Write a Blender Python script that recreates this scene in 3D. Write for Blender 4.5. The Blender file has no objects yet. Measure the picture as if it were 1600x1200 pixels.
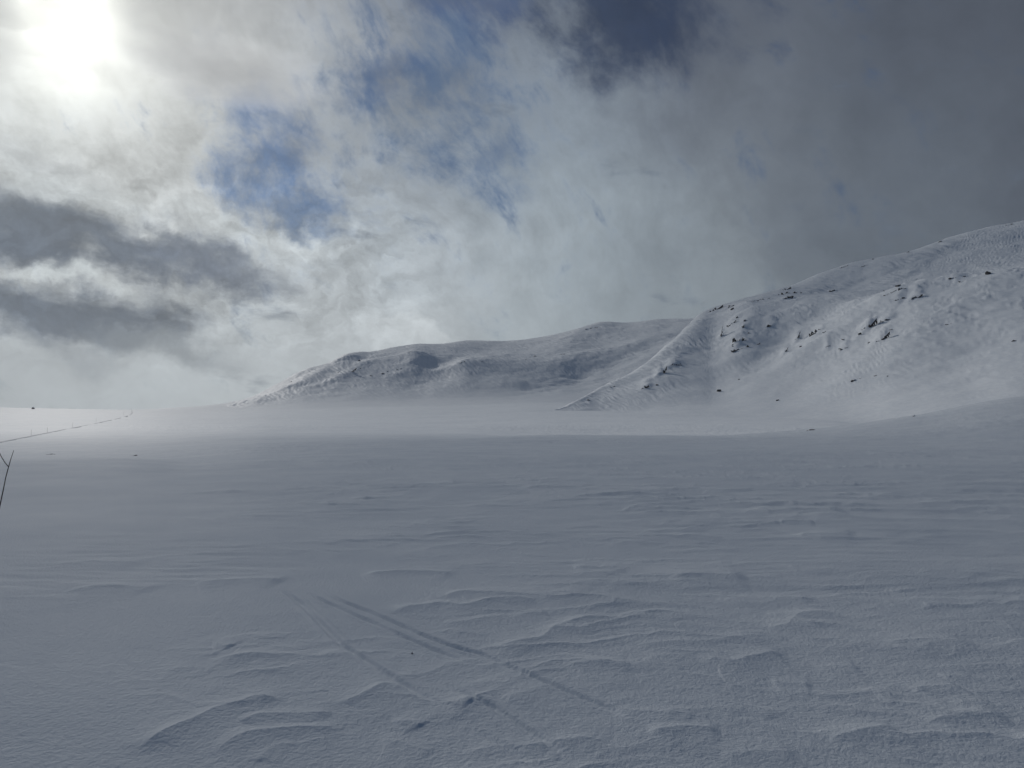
import bpy, bmesh, math, random
import numpy as np
from mathutils import Vector, Matrix

scene = bpy.context.scene
rad = math.radians

# ------------------------------------------------------------------ camera
F = 1111.0                       # focal length in pixels of the 1600 px wide photograph
HORIZON = 645.0
EYE = 1.7
PITCH = math.atan((HORIZON - 600.0) / F)
cam_data = bpy.data.cameras.new("camera")
cam_data.sensor_width = 36.0
cam_data.lens = 36.0 * F / 1600.0
cam_data.clip_start = 0.05
cam_data.clip_end = 40000.0
cam = bpy.data.objects.new("camera", cam_data)
cam.location = (0, 0, EYE)
cam.rotation_euler = (math.pi / 2 + PITCH, 0, 0)
scene.collection.objects.link(cam)
scene.camera = cam
scene.view_settings.view_transform = 'Standard'
scene.view_settings.look = 'None'
scene.view_settings.exposure = -0.38
scene.view_settings.gamma = 1.0
scene.cycles.use_denoising = True
scene.cycles.sample_clamp_direct = 3.0
scene.cycles.sample_clamp_indirect = 1.0


def ray(px, py):
    """direction through a point of the photograph -> azimuth (rad, right positive), tan(elevation)"""
    X = (np.asarray(px, float) - 800.0) / F
    Y = (600.0 - np.asarray(py, float)) / F
    dx = X
    dy = math.cos(PITCH) - Y * math.sin(PITCH)
    dz = math.sin(PITCH) + Y * math.cos(PITCH)
    return np.arctan2(dx, dy), dz / np.hypot(dx, dy)


def azel(px, py):
    a, t = ray(px, py)
    return float(a), math.atan(float(t))


# ------------------------------------------------------------------ sun and sky
SUN_AZ, SUN_EL = azel(100, 10)
SUN_DIR = Vector((math.sin(SUN_AZ) * math.cos(SUN_EL), math.cos(SUN_AZ) * math.cos(SUN_EL), math.sin(SUN_EL)))
sun_data = bpy.data.lights.new("sun", 'SUN')
sun_data.energy = 2.5
sun_data.angle = rad(4.0)   # seen through thin cloud
sun_data.color = (1.0, 0.965, 0.91)
sun = bpy.data.objects.new("sun", sun_data)
sun.rotation_euler = (-SUN_DIR).to_track_quat('-Z', 'Y').to_euler()
sun.location = SUN_DIR * 900
scene.collection.objects.link(sun)

world = bpy.data.worlds.new("World")
scene.world = world
world.use_nodes = True


class NT:
    """small helper for wiring shader nodes"""
    def __init__(self, tree):
        self.t = tree
        self.n = tree.nodes
        self.l = tree.links

    def put(self, sock, v):
        if isinstance(v, bpy.types.NodeSocket):
            self.l.new(v, sock)
        elif v is not None:
            sock.default_value = v

    def math(self, op, a, b=None, c=None, clamp=False):
        n = self.n.new('ShaderNodeMath'); n.operation = op; n.use_clamp = clamp
        for i, v in enumerate((a, b, c)):
            self.put(n.inputs[i], v)
        return n.outputs[0]

    def vec(self, op, a, b=None, s=None):
        n = self.n.new('ShaderNodeVectorMath'); n.operation = op
        self.put(n.inputs[0], a); self.put(n.inputs[1], b)
        if s is not None:
            self.put(n.inputs['Scale'], s)
        return n.outputs['Value'] if op in ('DISTANCE', 'DOT_PRODUCT', 'LENGTH') else n.outputs[0]

    def comb(self, x, y, z=0.0):
        n = self.n.new('ShaderNodeCombineXYZ')
        for i, v in enumerate((x, y, z)):
            self.put(n.inputs[i], v)
        return n.outputs[0]

    def sep(self, v):
        n = self.n.new('ShaderNodeSeparateXYZ'); self.put(n.inputs[0], v)
        return n.outputs

    def noise(self, v, scale, detail=4, rough=0.5, lac=2.0, dist=0.0, color=False):
        n = self.n.new('ShaderNodeTexNoise')
        self.put(n.inputs['Vector'], v)
        n.inputs['Scale'].default_value = scale
        n.inputs['Detail'].default_value = detail
        n.inputs['Roughness'].default_value = rough
        n.inputs['Lacunarity'].default_value = lac
        n.inputs['Distortion'].default_value = dist
        return n.outputs['Color'] if color else n.outputs[0]

    def mapping(self, v, loc=(0, 0, 0), rot=0.0, scale=(1, 1, 1), kind='TEXTURE'):
        n = self.n.new('ShaderNodeMapping'); n.vector_type = kind
        self.put(n.inputs['Vector'], v)
        n.inputs['Location'].default_value = loc
        n.inputs['Rotation'].default_value = (0, 0, rot)
        n.inputs['Scale'].default_value = scale
        return n.outputs[0]

    def sphere(self, v):
        n = self.n.new('ShaderNodeTexGradient'); n.gradient_type = 'SPHERICAL'
        self.put(n.inputs[0], v)
        return n.outputs[1]

    def ramp(self, v, a, b, lo=0.0, hi=1.0):
        n = self.n.new('ShaderNodeMapRange'); n.interpolation_type = 'SMOOTHSTEP'
        self.put(n.inputs['Value'], v)
        for k, x in (('From Min', a), ('From Max', b), ('To Min', lo), ('To Max', hi)):
            self.put(n.inputs[k], x)
        return n.outputs[0]

    def mix(self, f, a, b):
        n = self.n.new('ShaderNodeMix'); n.data_type = 'RGBA'
        self.put(n.inputs[0], f)
        self.put(n.inputs[6], a if isinstance(a, bpy.types.NodeSocket) else (*a, 1.0))
        self.put(n.inputs[7], b if isinstance(b, bpy.types.NodeSocket) else (*b, 1.0))
        return n.outputs[2]


def lin(r, g, b, k=1.0):
    def f(c):
        c /= 255.0
        return (c / 12.92 if c <= 0.04045 else ((c + 0.055) / 1.055) ** 2.4) * k
    return (f(r), f(g), f(b))


def build_sky():
    W = NT(world.node_tree)
    W.n.clear()
    out = W.n.new('ShaderNodeOutputWorld')
    bg = W.n.new('ShaderNodeBackground')
    STR = 0.13
    bg.inputs['Strength'].default_value = STR
    W.l.new(bg.outputs[0], out.inputs[0])
    K = 10.0
    d = W.n.new('ShaderNodeTexCoord').outputs['Generated']
    x, y, z = W.sep(d)
    az = W.math('ARCTAN2', x, y)
    el = W.math('ARCSINE', z)
    P = W.comb(az, el, 0.0)
    # clear sky behind the clouds
    sk = W.n.new('ShaderNodeTexSky')
    sk.sky_type = 'NISHITA'
    sk.sun_disc = False
    sk.sun_elevation = SUN_EL
    sk.sun_rotation = SUN_AZ
    sk.altitude = 900.0
    sk.air_density = 1.0
    sk.dust_density = 0.4
    sk.ozone_density = 2.0
    blue = W.vec('MULTIPLY', sk.outputs[0], (0.18, 0.25, 0.335))
    # turbulence that frays every cloud edge
    n1 = W.vec('SUBTRACT', W.noise(d, 2.6, 3, 0.5, color=True), (0.5, 0.5, 0.5))
    n2 = W.vec('SUBTRACT', W.noise(d, 8.0, 8, 0.62, color=True), (0.5, 0.5, 0.5))
    Pw = W.vec('ADD', P, W.vec('ADD', W.vec('MULTIPLY', n1, (0.20, 0.14, 0)), W.vec('MULTIPLY', n2, (0.26, 0.22, 0))))
    Ps = W.vec('ADD', P, W.vec('ADD', W.vec('MULTIPLY', n1, (0.05, 0.03, 0)), W.vec('MULTIPLY', n2, (0.20, 0.13, 0))))
    # broad cloud brightness
    pts = [(-80, 120, 196, 198, 197), (60, 230, 205, 206, 204), (300, 60, 180, 180, 179), (300, 240, 197, 198, 197),
           (120, 330, 190, 192, 193), (60, 580, 196, 201, 203), (330, 600, 201, 206, 208), (420, 440, 194, 198, 200),
           (560, 150, 166, 170, 176), (650, 330, 166, 174, 182), (620, 470, 196, 200, 202), (720, 60, 124, 132, 146),
           (800, 250, 148, 158, 168), (820, 470, 170, 178, 183), (930, 380, 150, 159, 166), (1000, 230, 122, 130, 141),
           (1080, 480, 143, 151, 157), (1150, 60, 92, 98, 110), (1200, 300, 112, 118, 127), (1380, 150, 88, 95, 106),
           (1350, 330, 102, 110, 120), (1600, 60, 77, 82, 93), (1600, 280, 86, 93, 104), (1900, 300, 74, 79, 88),
           (1500, -300, 62, 68, 80), (600, -350, 84, 94, 112), (-300, 500, 188, 192, 194), (-500, 0, 172, 175, 178)]
    accw = 1e-4
    accc = tuple(1e-4 * c for c in lin(52, 69, 91, K))
    for (px, py, r, g, b) in pts:
        a, e = azel(px, py)
        dd = W.vec('DISTANCE', Pw, (a, e, 0))
        w = W.math('POWER', math.exp(-1.0 / 0.125 ** 2), W.math('MULTIPLY', dd, dd))
        accc = W.vec('ADD', W.vec('SCALE', lin(r, g, b, K), s=w), accc)
        accw = W.math('ADD', w, accw)
    inv = W.math('DIVIDE', 1.0, accw)
    col = W.vec('SCALE', accc, s=inv)

    # streaky detail
    Pst = W.mapping(W.vec('ADD', P, W.vec('MULTIPLY', n1, (0.22, 0.22, 0))), rot=rad(-58), scale=(1.0, 0.58, 1.0))
    st = W.noise(Pst, 9.0, 9, 0.66)
    Pfl = W.mapping(W.vec('ADD', P, W.vec('MULTIPLY', n1, (0.10, 0.08, 0))), rot=rad(-6), scale=(1.0, 0.42, 1.0))
    fl = W.noise(Pfl, 7.0, 8, 0.60)
    big = W.noise(d, 4.5, 6, 0.55)

    def blob(px, py, sx, sy, rot, co, lo, hi, amt, warp=Pw, nz=None, k=0.0):
        nonlocal col
        a, e = azel(px, py)
        g = W.sphere(W.mapping(warp, (a, e, 0), rad(rot), (sx / F, sy / F, 1)))
        if nz is not None:
            g = W.math('ADD', g, W.math('MULTIPLY', W.math('SUBTRACT', nz, 0.5), k))
        f = W.math('MULTIPLY', W.ramp(g, lo, hi), amt)
        col = W.mix(f, col, co)

    # clear gaps
    blob(455, 245, 175, 130, -40, blue, 0.08, 1.05, 0.92, Pw, st, 2.2)
    blob(520, 325, 110, 60, 0, blue, 0.2, 1.0, 0.7, Pw, fl, 2.0)
    blob(690, 140, 300, 240, -30, lin(82, 102, 130, K), 0.25, 1.25, 0.9, Pw, st, 3.2)
    blob(360, 150, 80, 80, -40, blue, 0.2, 0.9, 0.55, Pw, st, 1.2)
    blob(600, 110, 90, 120, 20, blue, 0.2, 1.0, 0.55, Pw, st, 1.3)
    blob(780, 250, 90, 110, 30, blue, 0.2, 1.0, 0.45, Pw, st, 1.2)
    blob(990, 25, 280, 150, -8, lin(38, 52, 78, K), 0.06, 0.9, 0.88, Pw, st, 1.5)
    blob(760, -20, 200, 90, -10, lin(64, 82, 116, K), 0.15, 0.9, 0.7, Pw, st, 1.2)
    # heavier grey bellies of the low cloud bank
    blob(120, 375, 330, 70, -3, lin(84, 94, 109, K), 0.12, 0.8, 0.92, Ps, fl, 1.7)
    blob(20, 330, 150, 60, 10, lin(98, 107, 120, K), 0.15, 0.8, 0.8, Ps, fl, 1.6)
    blob(330, 408, 180, 45, -8, lin(104, 112, 126, K), 0.15, 0.8, 0.85, Ps, fl, 1.0)
    blob(110, 480, 300, 70, -3, lin(96, 106, 120, K), 0.15, 0.85, 0.9, Ps, fl, 1.9)
    blob(270, 535, 170, 45, -8, lin(138, 144, 149, K), 0.15, 0.85, 0.75, Ps, fl, 1.1)
    blob(120, 545, 90, 35, -20, lin(160, 166, 171, K), 0.2, 0.9, 0.5, Ps, fl, 1.1)
    blob(40, 245, 190, 50, -8, lin(168, 171, 174, K), 0.2, 0.9, 0.55, Ps, fl, 1.1)
    # sunlit rims
    blob(110, 300, 190, 42, -8, lin(205, 208, 208, K), 0.25, 0.9, 0.7, Ps, fl, 1.0)
    blob(420, 365, 240, 32, -9, lin(205, 209, 210, K), 0.25, 0.9, 0.75, Ps, fl, 1.0)
    blob(635, 522, 120, 40, -12, lin(212, 216, 218, K), 0.18, 0.62, 0.70, Ps, fl, 1.2)
    blob(100, 430, 180, 22, -2, lin(198, 202, 202, K), 0.25, 0.9, 0.7, Ps, fl, 1.2)
    # billows lit from the sun's side
    def relief(vec, off, scale, detail, rough):
        a = W.noise(vec, scale, detail, rough)
        b = W.noise(W.vec('ADD', vec, off), scale, detail, rough)
        return W.math('SUBTRACT', a, b)
    sa = W.math('SUBTRACT', az, SUN_AZ); se = W.math('SUBTRACT', el, SUN_EL)
    ln = W.math('MAXIMUM', W.math('SQRT', W.math('ADD', W.math('MULTIPLY', sa, sa), W.math('MULTIPLY', se, se))), 0.05)
    off = W.comb(W.math('DIVIDE', sa, W.math('MULTIPLY', ln, -24.0)), W.math('DIVIDE', se, W.math('MULTIPLY', ln, -24.0)), 0.0)
    Pr = W.mapping(Ps, scale=(1.0, 0.62, 1.0))
    rl = W.math('ADD', relief(Pr, off, 5.5, 9, 0.58), W.math('MULTIPLY', relief(Pr, W.vec('SCALE', off, s=0.45), 14.0, 8, 0.6), 0.7))
    low = W.math('MULTIPLY', W.ramp(el, rad(1.5), rad(8), 0.15, 1.0),
                 W.math('MULTIPLY', W.ramp(el, rad(24), rad(12), 0.25, 1.0), W.ramp(az, rad(-1), rad(-14), 0.2, 1.0)))
    col = W.vec('SCALE', col, s=W.math('ADD', 1.0, W.math('MULTIPLY', W.math('MULTIPLY', rl, low), 1.6)))
    # grain of the cloud: stronger where it is broken, weak in the grey bank to the right
    amp = W.ramp(az, rad(-5), rad(25), 1.0, 0.32)
    m = W.math('ADD', W.math('MULTIPLY', W.math('SUBTRACT', st, 0.5), 1.15),
               W.math('ADD', W.math('MULTIPLY', W.math('SUBTRACT', fl, 0.5), 0.35),
                      W.math('MULTIPLY', W.math('SUBTRACT', big, 0.5), 0.42)))
    up = W.ramp(el, rad(2), rad(16), 0.20, 1.0)
    m = W.math('ADD', 1.0, W.math('MULTIPLY', W.math('MULTIPLY', m, amp), up))
    col = W.vec('SCALE', col, s=m)
    # glare of the veiled sun
    sd = W.vec('DOT_PRODUCT', d, tuple(SUN_DIR))
    ang = W.math('ARCCOSINE', sd)
    an = W.math('DIVIDE', W.math('ADD', ang, W.math('MULTIPLY', W.math('SUBTRACT', big, 0.5), 0.05)), rad(1.5))
    core = W.math('POWER', 2.718, W.math('MULTIPLY', an, -1.0))
    halo = W.math('POWER', 2.718, W.math('MULTIPLY', ang, -1.0 / rad(5.5)))
    col = W.vec('ADD', col, W.vec('SCALE', (1.0 * K, 0.97 * K, 0.86 * K), s=W.math('MULTIPLY', core, 5.6)))
    col = W.vec('ADD', col, W.vec('SCALE', (0.70 * K, 0.685 * K, 0.62 * K), s=halo))
    col = W.vec('MULTIPLY', col, (0.965, 1.0, 1.02))
    W.put(bg.inputs['Color'], col)


build_sky()

# ------------------------------------------------------------------ noise in numpy
def perlin(x, y, seed=0):
    x = np.asarray(x, np.float64); y = np.asarray(y, np.float64)
    xi = np.floor(x).astype(np.int64); yi = np.floor(y).astype(np.int64)
    xf = x - xi; yf = y - yi
    rng = np.random.RandomState(seed + 11)
    perm = rng.permutation(4096)
    ga = rng.rand(4096) * 2 * np.pi
    gx = np.cos(ga); gy = np.sin(ga)

    def grad(ix, iy, fx, fy):
        h = perm[(perm[ix & 4095] + iy) & 4095]
        return gx[h] * fx + gy[h] * fy
    u = xf * xf * xf * (xf * (xf * 6 - 15) + 10)
    v = yf * yf * yf * (yf * (yf * 6 - 15) + 10)
    a = grad(xi, yi, xf, yf); b = grad(xi + 1, yi, xf - 1, yf)
    c = grad(xi, yi + 1, xf, yf - 1); e = grad(xi + 1, yi + 1, xf - 1, yf - 1)
    return (a + (b - a) * u) + ((c + (e - c) * u) - (a + (b - a) * u)) * v


def fbm(x, y, octv=4, seed=0, gain=0.5):
    s = 0.0; a = 1.0; f = 1.0
    for i in range(octv):
        s = s + a * perlin(x * f, y * f, seed + i * 7)
        a *= gain; f *= 2.03
    return s


def ridged(x, y, octv=4, seed=0, gain=0.5):
    s = 0.0; a = 1.0; f = 1.0
    for i in range(octv):
        s = s + a * (1 - np.abs(perlin(x * f, y * f, seed + i * 7)) * 2.0)
        a *= gain; f *= 2.03
    return s


def sstep(a, b, x):
    t = np.clip((x - a) / (b - a), 0, 1)
    return t * t * (3 - 2 * t)


def pchip(xk, Y, xq):
    """monotone cubic along axis 0"""
    xk = np.asarray(xk, float); Y = np.asarray(Y, float)
    if Y.ndim == 1:
        return pchip(xk, Y[:, None], xq)[:, 0]
    h = np.diff(xk)[:, None]
    dl = np.diff(Y, axis=0) / h
    m = np.zeros_like(Y)
    m[0] = dl[0]; m[-1] = dl[-1]
    p = dl[:-1] * dl[1:]
    w1 = 2 * h[1:] + h[:-1]; w2 = h[1:] + 2 * h[:-1]
    with np.errstate(divide='ignore', invalid='ignore'):
        hm = (w1 + w2) / (w1 / dl[:-1] + w2 / dl[1:])
    m[1:-1] = np.where(p > 0, hm, 0.0)
    xq = np.clip(np.asarray(xq, float), xk[0], xk[-1])
    i = np.clip(np.searchsorted(xk, xq, side='right') - 1, 0, len(xk) - 2)
    hh = (xk[i + 1] - xk[i])[:, None]
    t = (xq - xk[i])[:, None] / hh
    return ((1 + 2 * t) * (1 - t) ** 2 * Y[i] + t * (1 - t) ** 2 * hh * m[i]
            + t * t * (3 - 2 * t) * Y[i + 1] + t * t * (t - 1) * hh * m[i + 1])


def grid_object(name, X, Y, Z, mat, wrap=False):
    R, Cn = X.shape
    co = np.stack([X, Y, Z], -1).reshape(-1, 3).astype(np.float32)
    i = np.arange(R - 1)[:, None]
    if wrap:
        j = np.arange(Cn)[None, :]; j2 = (j + 1) % Cn
    else:
        j = np.arange(Cn - 1)[None, :]; j2 = j + 1
    q = np.stack([i * Cn + j, i * Cn + j2, (i + 1) * Cn + j2, (i + 1) * Cn + j], -1).reshape(-1, 4).astype(np.int32)
    q = q[:, ::-1]
    me = bpy.data.meshes.new(name)
    me.vertices.add(len(co)); me.vertices.foreach_set('co', co.ravel())
    me.loops.add(q.size); me.loops.foreach_set('vertex_index', q.ravel())
    me.polygons.add(len(q))
    me.polygons.foreach_set('loop_start', np.arange(0, q.size, 4, dtype=np.int32))
    me.polygons.foreach_set('use_smooth', np.ones(len(q), dtype=bool))
    me.update(calc_edges=True)
    me.materials.append(mat)
    ob = bpy.data.objects.new(name, me)
    scene.collection.objects.link(ob)
    return ob


def tag(o, label=None, cat=None, group=None, kind=None):
    if label: o['label'] = label
    if cat: o['category'] = cat
    if group: o['group'] = group
    if kind: o['kind'] = kind
    return o


# ------------------------------------------------------------------ materials
def snow_material(name, grain):
    m = bpy.data.materials.new(name); m.use_nodes = True
    N = NT(m.node_tree)
    b = N.n['Principled BSDF']
    co = N.n.new('ShaderNodeTexCoord').outputs['Object']
    patch = N.math('ADD', N.math('MULTIPLY', N.noise(co, 0.55, 6, 0.6), 0.6), N.math('MULTIPLY', N.noise(co, 0.09, 4, 0.55), 0.4))
    patch = N.ramp(patch, 0.32, 0.68)
    b.inputs['Roughness'].default_value = 0.62
    b.inputs['Specular IOR Level'].default_value = 0.02
    c = N.mix(patch, (0.73, 0.77, 0.815), (0.84, 0.868, 0.895))
    N.put(b.inputs['Base Color'], c)
    if grain:
        g1 = N.noise(co, 42.0, 3, 0.6)
        g2 = N.noise(co, 210.0, 2, 0.6)
        h = N.math('ADD', N.math('MULTIPLY', g1, 0.75), N.math('MULTIPLY', g2, 0.25))
        bp = N.n.new('ShaderNodeBump')
        bp.inputs['Strength'].default_value = 0.55
        bp.inputs['Distance'].default_value = 0.03
        N.put(bp.inputs['Height'], h)
        N.put(b.inputs['Normal'], bp.outputs[0])
    else:
        g1 = N.noise(co, 0.9, 5, 0.6)
        bp = N.n.new('ShaderNodeBump')
        bp.inputs['Strength'].default_value = 0.6
        bp.inputs['Distance'].default_value = 0.12
        N.put(bp.inputs['Height'], g1)
        N.put(b.inputs['Normal'], bp.outputs[0])
    return m


MAT_FIELD = snow_material("snow_field", True)
MAT_HILL = snow_material("snow_hill", False)


def rock_material():
    m = bpy.data.materials.new("rock"); m.use_nodes = True
    N = NT(m.node_tree)
    b = N.n['Principled BSDF']
    co = N.n.new('ShaderNodeTexCoord').outputs['Object']
    n = N.noise(co, 0.8, 6, 0.65)
    base = N.mix(n, (0.014, 0.015, 0.017), (0.062, 0.064, 0.068))
    geo = N.n.new('ShaderNodeNewGeometry')
    nz = N.sep(geo.outputs['Normal'])[2]
    s = N.ramp(N.math('ADD', nz, N.math('MULTIPLY', N.math('SUBTRACT', N.noise(co, 0.9, 4, 0.6), 0.5), 0.7)), 0.42, 0.56)
    N.put(b.inputs['Base Color'], N.mix(s, base, (0.82, 0.83, 0.85)))
    b.inputs['Roughness'].default_value = 0.9
    b.inputs['Specular IOR Level'].default_value = 0.2
    bp = N.n.new('ShaderNodeBump'); bp.inputs['Strength'].default_value = 0.8; bp.inputs['Distance'].default_value = 0.3
    N.put(bp.inputs['Height'], n); N.put(b.inputs['Normal'], bp.outputs[0])
    return m


MAT_ROCK = rock_material()


def plain_material(name, c1, c2, scale, rough=0.8):
    m = bpy.data.materials.new(name); m.use_nodes = True
    N = NT(m.node_tree)
    b = N.n['Principled BSDF']
    co = N.n.new('ShaderNodeTexCoord').outputs['Object']
    N.put(b.inputs['Base Color'], N.mix(N.noise(co, scale, 5, 0.6), c1, c2))
    b.inputs['Roughness'].default_value = rough
    b.inputs['Specular IOR Level'].default_value = 0.25
    return m


MAT_BARK = plain_material("twig_bark", (0.022, 0.018, 0.016), (0.06, 0.05, 0.045), 40)
MAT_WOOD = plain_material("weathered_wood", (0.10, 0.085, 0.07), (0.18, 0.16, 0.14), 6)
MAT_TRACK = plain_material("packed_snow", (0.56, 0.58, 0.61), (0.68, 0.70, 0.73), 0.6)

# ------------------------------------------------------------------ the snow field
GR = [0.2, 4, 10, 18, 30, 45, 60, 80, 110, 150, 220, 320, 450, 600, 800, 1000, 1300, 1800, 3000]


def zof(px, py, r):
    return EYE + r * float(ray(px, py)[1])


def gcol(px, near, sky_py, tail, far=None):
    plain = [-2.7, -2.1, -0.9, 0.8, 3.6]
    if far:
        plain = [zof(px, py, r) for py, r in zip(far, (220, 320, 450, 600, 800))]
    z = list(near) + plain + [zof(px, sky_py, 1000)] + tail
    return px, z


G_COLS = [
    gcol(-1200, [0, 0, 0, 0, 0.0, -0.9, -1.6, -2.1, -2.4, -2.6], 634, [5, -4, -25]),
    gcol(-300, [0, 0, 0, 0, 0.0, -0.95, -1.6, -2.1, -2.4, -2.6], 635, [5, -4, -25]),
    gcol(0, [0, 0, 0, 0.0, 0.0, -0.95, -1.6, -2.1, -2.4, -2.6], 637, [5, -4, -25]),
    gcol(90, [0, 0, 0, 0.0, 0.0, -0.95, -1.6, -2.1, -2.4, -2.6], 638.5, [5, -4, -25]),
    gcol(200, [0, 0, 0, 0.0, -0.05, -0.9, -1.5, -2.0, -2.4, -2.6], 640, [5, -4, -25]),
    gcol(300, [0, 0, 0, -0.04, -0.22, -0.8, -1.3, -1.8, -2.2, -2.5], 635, [8, 0, -25]),
    gcol(420, [0, 0, 0, -0.02, -0.15, -0.5, -0.9, -1.4, -1.9, -2.35], 626, [10, 2, -25], (666, 657, 649, 643, 638)),
    gcol(700, [0, 0, 0, 0.0, -0.10, -0.3, -0.6, -1.1, -1.8, -2.35], 626, [10, 2, -25], (664, 653, 644, 637, 632)),
    gcol(870, [0, 0, 0, 0.0, -0.08, -0.22, -0.44, -0.82, -2.6, -3.2], 626, [10, 2, -25], (661, 649, 638, 631, 628)),
    gcol(1100, [0, 0, 0, 0.0, -0.06, -0.20, -0.42, -0.86, -2.8, -3.4], 626, [10, 2, -25], (662, 650, 641, 634, 630)),
    gcol(1260, [0, 0, 0, 0.0, -0.03, -0.10, -0.2, zof(1260, 672, 80), -2.2, -3.2], 626, [10, 2, -25], (664, 653, 645, 638, 632)),
    gcol(1430, [0, 0, 0, 0.0, 0.0, 0.10, 0.62, zof(1430, 649, 80), 0.4, -1.8], 626, [10, 2, -25]),
    gcol(1600, [0, 0, 0, 0.0, 0.08, 0.5, 1.5, zof(1600, 620, 80), 2.2, 0.0], 626, [10, 2, -25]),
    gcol(2200, [0, 0, 0, 0.05, 0.3, 1.0, 2.3, 4.2, 4.2, 2.0], 626, [10, 2, -25]),
    gcol(5000, [0, 0, 0, 0.05, 0.3, 1.0, 2.0, 3.2, 3.6, 2.0], 626, [10, 2, -25]),
]
G_AZ = np.array([float(ray(p, HORIZON)[0]) for p, _ in G_COLS])
G_Z = np.array([z for _, z in G_COLS]).T            # nodes x columns
LOGR = np.log(np.array(GR))


def ground_base(az, r):
    """broad shape of the snow field for 1-D az (columns) and 1-D r (rows)"""
    zc = pchip(G_AZ, G_Z.T, az).T                   # nodes x az
    return pchip(LOGR, zc, np.log(np.maximum(r, 0.2)))


def ground_point(px, py):
    """xy point of the flat near field seen at a pixel of the photograph"""
    a, t = ray(px, py)
    r = EYE / max(1e-4, -float(t))
    return math.sin(a) * r, math.cos(a) * r


RUTS = [
    [(500, 922), (528, 936), (562, 950), (600, 965), (650, 988), (700, 1008), (755, 1024), (840, 1062), (920, 1096), (1000, 1132)],
    [(478, 924), (512, 942), (560, 963), (610, 985), (650, 1003), (690, 1020), (740, 1044)],
    [(440, 920), (470, 942), (490, 962), (512, 984), (535, 1008), (580, 1037), (615, 1060), (655, 1086), (705, 1112)],
    [(690, 1068), (735, 1090), (770, 1106), (800, 1126), (850, 1160), (905, 1200)],
    [(740, 1140), (790, 1168), (825, 1194), (850, 1215)],
]


CRESTS = [  # lips of the wind crust, left to right
    [(677, 941), (700, 932), (720, 929), (735, 930), (822, 930), (865, 937), (900, 934), (930, 935), (965, 940), (1000, 944), (1020, 942)],
    [(602, 961), (620, 955), (640, 950), (660, 949), (690, 944), (722, 952), (740, 947), (767, 941), (797, 939), (860, 939)],
    [(675, 974), (700, 975), (730, 972), (755, 967), (782, 964), (805, 967), (825, 967), (840, 962), (860, 960)],
    [(752, 1016), (775, 1014), (797, 1010), (820, 1005), (848, 1001), (857, 990), (875, 980), (910, 970), (945, 967), (980, 969)],
    [(335, 1027), (360, 1032), (392, 1025), (425, 1027), (450, 1025), (475, 1024), (500, 1030), (522, 1019), (534, 1013)],
    [(518, 1112), (542, 1095), (567, 1075), (602, 1059)], [(530, 1107), (565, 1090), (612, 1065)],
    [(697, 1106), (710, 1100), (725, 1099), (740, 1102)], [(780, 1096), (810, 1090), (835, 1080), (860, 1071)],
    [(615, 1135), (630, 1132), (645, 1132), (662, 1138)], [(588, 1162), (610, 1160), (635, 1167), (680, 1181)],
    [(440, 1168), (485, 1162), (518, 1157)], [(365, 1137), (395, 1125), (420, 1120), (470, 1119), (525, 1119)],
    [(710, 1183), (760, 1174), (792, 1166), (810, 1171), (845, 1166), (880, 1162), (920, 1159), (960, 1166)],
    [(205, 1183), (250, 1155), (300, 1135), (325, 1120), (345, 1110), (370, 1106), (395, 1095), (420, 1096), (455, 1095)],
    [(320, 1183), (350, 1170), (380, 1152), (420, 1147), (460, 1144), (500, 1142), (545, 1138)],
    [(395, 1198), (425, 1172), (445, 1165), (475, 1167)], [(330, 1012), (347, 1010), (365, 1012)],
    [(415, 1015), (445, 1011), (478, 1018)], [(890, 885), (930, 885), (980, 893)], [(800, 965), (830, 962), (858, 960)],
    [(970, 1010), (1020, 1007), (1080, 1005), (1130, 1005), (1160, 997), (1208, 995)],
    [(1195, 985), (1230, 980), (1240, 970), (1250, 962), (1305, 957)],
    [(1088, 1036), (1120, 1032), (1150, 1040), (1175, 1030), (1200, 1025), (1235, 1026)],
    [(1200, 1067), (1240, 1069), (1270, 1073)], [(1420, 1083), (1460, 1079), (1505, 1077)], [(1468, 1061), (1520, 1059)],
    [(1275, 1046), (1310, 1044), (1345, 1046)], [(1290, 1161), (1330, 1152), (1365, 1146), (1405, 1142)],
    [(960, 1112), (1010, 1117), (1095, 1122)], [(1245, 843), (1295, 838), (1340, 841)], [(1175, 797), (1230, 802), (1325, 805)],
    [(1215, 820), (1275, 823)], [(300, 915), (380, 905), (450, 908)], [(100, 925), (170, 918), (250, 922)], [(60, 885), (150, 876), (230, 880)],
    [(1040, 905), (1100, 900), (1170, 903)], [(1120, 940), (1190, 934), (1280, 938)], [(1380, 1010), (1440, 1004), (1520, 1007)],
    [(1010, 1150), (1060, 1142), (1130, 1146)], [(1120, 1185), (1190, 1178), (1250, 1181)], [(880, 1045), (935, 1038), (990, 1041)],
    [(1440, 1130), (1500, 1122), (1580, 1126)], [(250, 1050), (300, 1046), (345, 1050)], [(560, 900), (640, 893), (720, 897)],
]


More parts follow.
